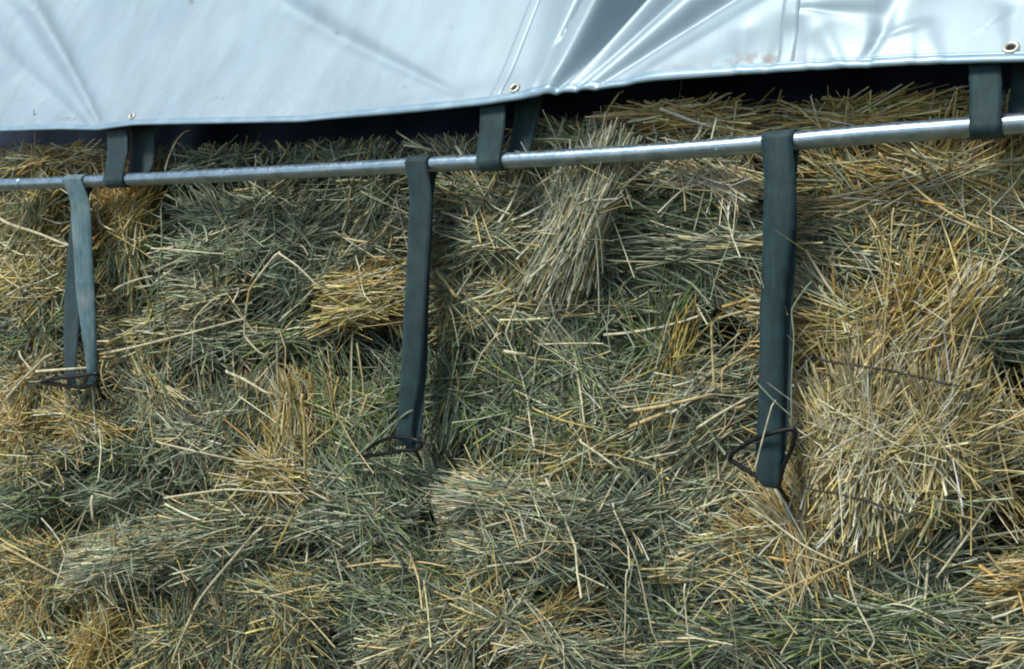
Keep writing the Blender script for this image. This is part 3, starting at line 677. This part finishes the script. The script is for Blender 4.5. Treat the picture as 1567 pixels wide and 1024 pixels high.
prof = [(.0165, .0004), (.0158, .0018), (.0135, .0024), (.0125, .0012), (.0112, .0024), (.004, .0026), (-.0004, .0016), (-.0012, .0), (-.0004, -.0040), (.004, -.007)]
V = np.stack([tarp_pt(uh, np.full_like(uh, s), o) for s, o in prof], 1)
obj("hem", np_mesh("hem", V.reshape(-1, 3), grid_faces(900, len(prof))), M_HEM, tarp)
for (px_, py_), wd in (((792, 60), .030), ((1213, 50), .030)):
    u0 = tarp_us(px_, py_)[0]; sv = np.linspace(.014, 1.7, 220); pr = [(-.5, .0004), (-.47, .0016), (-.2, .0019), (.2, .0019), (.47, .0016), (.5, .0004)]
    V = np.stack([tarp_pt(np.full_like(sv, u0 + k*wd), sv, o) for k, o in pr], 1)
    obj("seam", np_mesh("seam", V.reshape(-1, 3), grid_faces(len(sv), len(pr))), M_TARP, tarp)
for gx_, gy_ in ((204, 180), (789, 137), (1547, 74)):
    us_ = tarp_us(gx_, gy_); du = np.array([.004, 0]); ds = np.array([0, .004])
    c = tarp_pt(*us_); t1 = tarp_pt(*(us_+du)) - tarp_pt(*(us_-du)); t2 = tarp_pt(*(us_+ds)) - tarp_pt(*(us_-ds))
    t1 /= np.linalg.norm(t1); nn = np.cross(t1, t2); nn /= np.linalg.norm(nn); nn = nn if nn @ TN > 0 else -nn; t2 = np.cross(nn, t1)
    pr = [(.0125, .0008), (.0120, .0030), (.0100, .0044), (.0078, .0042), (.0066, .0030), (.0058, .0012)]
    th = np.arange(28)*2*np.pi/28
    V = np.stack([c + nn*h + r_*(t1*np.cos(th)[:, None] + t2*np.sin(th)[:, None]) for r_, h in pr], 0)
    go = obj("grommet", np_mesh("grommet", V.reshape(-1, 3), grid_faces(len(pr), 28, True)), M_BRASS, tarp)
    V = np.stack([c + nn*.0016 + r_*(t1*np.cos(th)[:, None] + t2*np.sin(th)[:, None]) for r_ in (.0070, .0005)], 0)
    eo = obj("eyelet_opening", np_mesh("eyelet_opening", V.reshape(-1, 3), grid_faces(2, 28, True)), M_HOLE, go); eo.location = (0, 0, 0)

# ------------------------------------------------------------------ pipe
PIPE_Y = -.085; PR = .0160
pp = [(-160, 289.5), (0, 283), (200, 275.5), (400, 265.5), (640, 253), (783, 245.5), (1000, 234), (1195, 217.5), (1350, 204), (1567, 189), (1800, 172)]
PC = catmull(at([p[0] for p in pp], [p[1] for p in pp], PIPE_Y), 160)
PC[:, 2] = np.convolve(np.pad(PC[:, 2], 12, mode='edge'), np.ones(25)/25, 'valid')
PIPE_R = np.interp(PC[:, 0], [-3.4, -.3], [.0182, .0158])
pipe = empty("pipe", tuple(PC[80])); tag(pipe, "long galvanised steel pipe held level in the strap loops along the hay", "pipe")
obj("tube", tube_mesh("tube", PC, PIPE_R, 24), M_PIPE, pipe)
kx = int(np.argmin(np.abs(pix(PC)[0] - 22))); 
cs = catmull(PC[kx-3:kx+2], 16)
obj("coupling_sleeve", tube_mesh("coupling_sleeve", cs, PIPE_R[kx] + .0014, 24), M_PIPE, pipe)
PX, PYp = pix(PC)
def pipe_at(px): 
    o = np.argsort(PX); return np.array([np.interp(px, PX[o], PC[o, k]) for k in range(3)])

# ------------------------------------------------------------------ straps
def ribbon(name, Lp, Rp, mt, parent, thick=.0022, n=60, cup=.0):
    Lc, Rc = catmull(Lp, n), catmull(Rp, n); m = 7
    f = np.linspace(0, 1, m)
    jit = (.0012*np.array([mnoise.noise((k*.9, len(name), float(Lc[0, 0])*9)) for k in range(n)]) + rng.normal(0, .0005, n))[:, None]; Wn = (Rc-Lc)/(np.linalg.norm(Rc-Lc, axis=1)[:, None]+1e-9)
    Lc = Lc + Wn*jit; Rc = Rc + Wn*np.roll(jit, 7, 0)
    G = Lc[:, None]*(1-f)[None, :, None] + Rc[:, None]*f[None, :, None]
    W = Rc - Lc; T = np.gradient((Lc+Rc)/2, axis=0); NN = np.cross(T, W); NN /= np.linalg.norm(NN, axis=1)[:, None] + 1e-9
    cupv = np.broadcast_to(np.asarray(cup, float), (n,)) if np.ndim(cup) == 0 else np.interp(np.linspace(0, 1, n), np.linspace(0, 1, len(cup)), cup)
    G = G + NN[:, None]*(cupv[:, None]*(1 - (2*f-1)**2)[None, :])[..., None]
    Fr = G + NN[:, None]*thick/2; Bk = G - NN[:, None]*thick/2
    ring = np.concatenate([Fr, Bk[:, ::-1]], 1)
    V = ring.reshape(-1, 3); F = grid_faces(n, 2*m, True)
    return obj(name, np_mesh(name, V, F), mt, parent)
def edges(rows):      # rows of (py, xl, xr, yl, yr)
    Lp = np.array([at(xl, py, yl) for py, xl, xr, yl, yr in rows]); Rp = np.array([at(xr, py, yr) for py, xl, xr, yl, yr in rows])
    return Lp, Rp
def over_pipe(xl, xr, a0, a1, n=7, r=PR + .003):
    """strap edge points round the pipe; angle 0 = towards the camera side (-y), 90 = top, 180 = behind"""
    out = []
    for px in (xl, xr):
        c = pipe_at(px); th = np.radians(np.linspace(a0, a1, n)); r = float(np.interp(c[0], [-3.4, -.3], [.0182, .0158])) + .0026
        out.append(np.stack([np.full(n, c[0]), c[1] - r*np.cos(th), c[2] + r*np.sin(th)], -1))
    return out
def hang(label, mt, xl, xr, front, rear, rearmt=None, cup=.0, rcup=.0):
    c = pipe_at((xl+xr)/2); o = empty("hanging_strap", tuple(c)); tag(o, label, "strap", "straps hanging from the pipe")
    Lf, Rf = edges(front); a, b = over_pipe(xl, xr, 100, 0)
    ribbon("front_strand", np.vstack([a, Lf]), np.vstack([b, Rf]), mt, o, n=170, cup=cup)
    Lr, Rr = edges(rear); a, b = over_pipe(xl, xr, 95, 190)
    ribbon("rear_strand", np.vstack([a, Lr]), np.vstack([b, Rr]), rearmt or mt, o, n=170, cup=rcup)
    return o
hang("teal webbing strap with painted sky sheen, leftmost of the three hanging from the pipe", M_STRAP_SHEEN, 106, 135,
     [(310, 108, 137, -.100, -.096), (350, 110, 140, -.099, -.094), (400, 114, 142, -.098, -.090), (450, 117, 145, -.098, -.086), (500, 124, 147, -.098, -.083), (545, 130, 148, -.097, -.078), (578, 134, 147, -.094, -.076), (588, 136, 147, -.090, -.078)],
     [(310, 110, 134, -.055, -.062), (360, 106, 132, -.046, -.056), (420, 101, 126, -.042, -.055), (480, 98, 122, -.044, -.058), (530, 98, 119, -.050, -.062), (560, 100, 116, -.060, -.066), (580, 102, 116, -.070, -.070), (588, 103, 116, -.076, -.074)], M_STRAP, cup=[.0, .0, .003, .005, .006, .004, 0])
hang("dark green webbing strap hanging in the middle of the three", M_STRAP, 629, 662,
     [(300, 627, 661, -.102, -.102), (350, 625, 659, -.102, -.101), (450, 620, 652, -.100, -.096), (560, 614, 646, -.097, -.090), (640, 609, 634, -.094, -.086), (672, 607, 632, -.090, -.084), (682, 607, 632, -.085, -.082)],
     [(300, 630, 663, -.062, -.066), (360, 630, 661, -.054, -.064), (450, 628, 656, -.054, -.070), (560, 626, 653, -.056, -.074), (640, 622, 646, -.062, -.078), (678, 622, 641, -.068, -.078), (690, 622, 640, -.076, -.078)], cup=[0, .0, .003, .004, .003, 0])
hang("dark green webbing strap, rightmost and widest of the three hanging from the pipe", M_STRAP, 1171, 1218,
     [(270, 1169, 1217, -.103, -.103), (330, 1168, 1217, -.103, -.102), (400, 1166, 1208, -.102, -.098), (470, 1163, 1201, -.101, -.094), (560, 1162, 1200, -.101, -.092), (640, 1159, 1198, -.100, -.092), (700, 1157, 1196, -.098, -.094), (733, 1160, 1194, -.094, -.092), (746, 1172, 1194, -.088, -.088)],
     [(270, 1174, 1219, -.062, -.066), (330, 1180, 1219, -.056, -.070), (400, 1186, 1217, -.060, -.078), (470, 1188, 1213, -.064, -.082), (560, 1188, 1211, -.066, -.084), (640, 1186, 1207, -.070, -.086), (700, 1182, 1201, -.074, -.086), (735, 1180, 1196, -.080, -.086), (747, 1180, 1195, -.084, -.086)], cup=[0, .0, .004, .006, .005, .002, 0])

def loop(label, fl, fr, ytop, rl, rr, yb, mt=M_STRAP):
    """loop sewn under the tarp edge: front strand over the pipe's face, round under it, rear strand back up"""
    c = pipe_at((fl[1]+fr[1])/2); o = empty("tarp_loop_strap", tuple(c)); tag(o, label, "strap", "loops holding the pipe to the tarp edge")
    tL, tR = at(fl[0], ytop - 26, YE + .028), at(fr[0], ytop - 26, YE + .028)
    mL, mR = at((fl[0]+fl[1])/2, ytop + 25, YE + .010), at((fr[0]+fr[1])/2, ytop + 25, YE + .008)
    a, b = over_pipe(fl[1], fr[1], 20, -95, 7)
    ribbon("front_strand", np.vstack([tL, mL, a]), np.vstack([tR, mR, b]), mt, o, n=60)
    a, b = over_pipe(fl[1], fr[1], -92, -185, 5)
    bL, bR = at(rl[1], yb, -.052), at(rr[1], yb, -.052); uL, uR = at(rl[0], ytop - 24, -.030), at(rr[0], ytop - 24, -.030)
    ribbon("rear_strand", np.vstack([a, bL, uL]), np.vstack([b, bR, uR]), mt, o, n=50)
loop("narrow dark teal strap looping the pipe to the tarp at the left", (161, 168), (193, 197), 204, (196, 198), (237, 233), 256)
loop("dark teal strap looping the pipe to the tarp under the middle eyelet", (733, 737), (772, 774), 164, (793, 776), (832, 810), 232)
loop("broad dark teal strap looping the pipe to the tarp under the right eyelet", (1480, 1487), (1530, 1536), 98, (1552, 1538), (1600, 1592), 186)

# ------------------------------------------------------------------ wire rings at the strap ends
def wire_ring(label, pts, n=72, r=.0036, tail=None):
    P = at([p[0] for p in pts], [p[1] for p in pts], np.array([p[2] for p in pts])); Q = np.vstack([P, P[:1]])
    Cc = catmull(np.vstack([P[-1:], Q, P[1:2]]), n + 40)
    t = np.linspace(0, len(P) + 2 - 1e-6, n + 40); Cc = Cc[(t >= 1) & (t < len(P) + 1)]
    c = Cc.mean(0); o = empty("anchor_ring", tuple(c)); tag(o, label, "metal ring", "wire rings anchoring the straps in the hay")
    obj("wire", tube_mesh("wire", Cc, r, 10, closed=True), M_RING, o)
    Qp = catmull(at([p[0] for p in tail], [p[1] for p in tail], np.array([p[2] for p in tail])), 24)
    obj("shank", tube_mesh("shank", Qp, r*1.05, 10), M_RING, o)
wire_ring("flat dark wire ring at the foot of the leftmost strap", [(64, 585, -.075), (86, 579, -.085), (118, 576, -.098), (146, 572, -.104), (150, 578, -.085), (146, 586, -.078), (120, 592, -.072), (84, 588, -.072)], r=.0060,
          tail=[(146, 582, -.080), (150, 592, -.065), (154, 604, -.02), (156, 610, .05)])
wire_ring("small dark wire ring half sunk in hay at the foot of the middle strap", [(548, 697, -.050), (568, 683, -.062), (600, 669, -.085), (632, 672, -.105), (645, 680, -.098), (638, 688, -.090), (612, 690, -.078), (576, 696, -.058)], r=.0042,
          tail=[(636, 688, -.084), (640, 698, -.066), (644, 706, -.02), (646, 712, .05)])
wire_ring("dark triangular wire ring at the foot of the rightmost strap", [(1117, 702, -.095), (1128, 688, -.102), (1165, 668, -.112), (1208, 657, -.112), (1217, 662, -.108), (1212, 685, -.100), (1199, 714, -.094), (1192, 740, -.088), (1182, 743, -.086), (1150, 724, -.088), (1124, 708, -.092)], r=.0042,
          tail=[(1188, 741, -.086), (1196, 752, -.070), (1204, 764, -.02), (1208, 770, .05)])
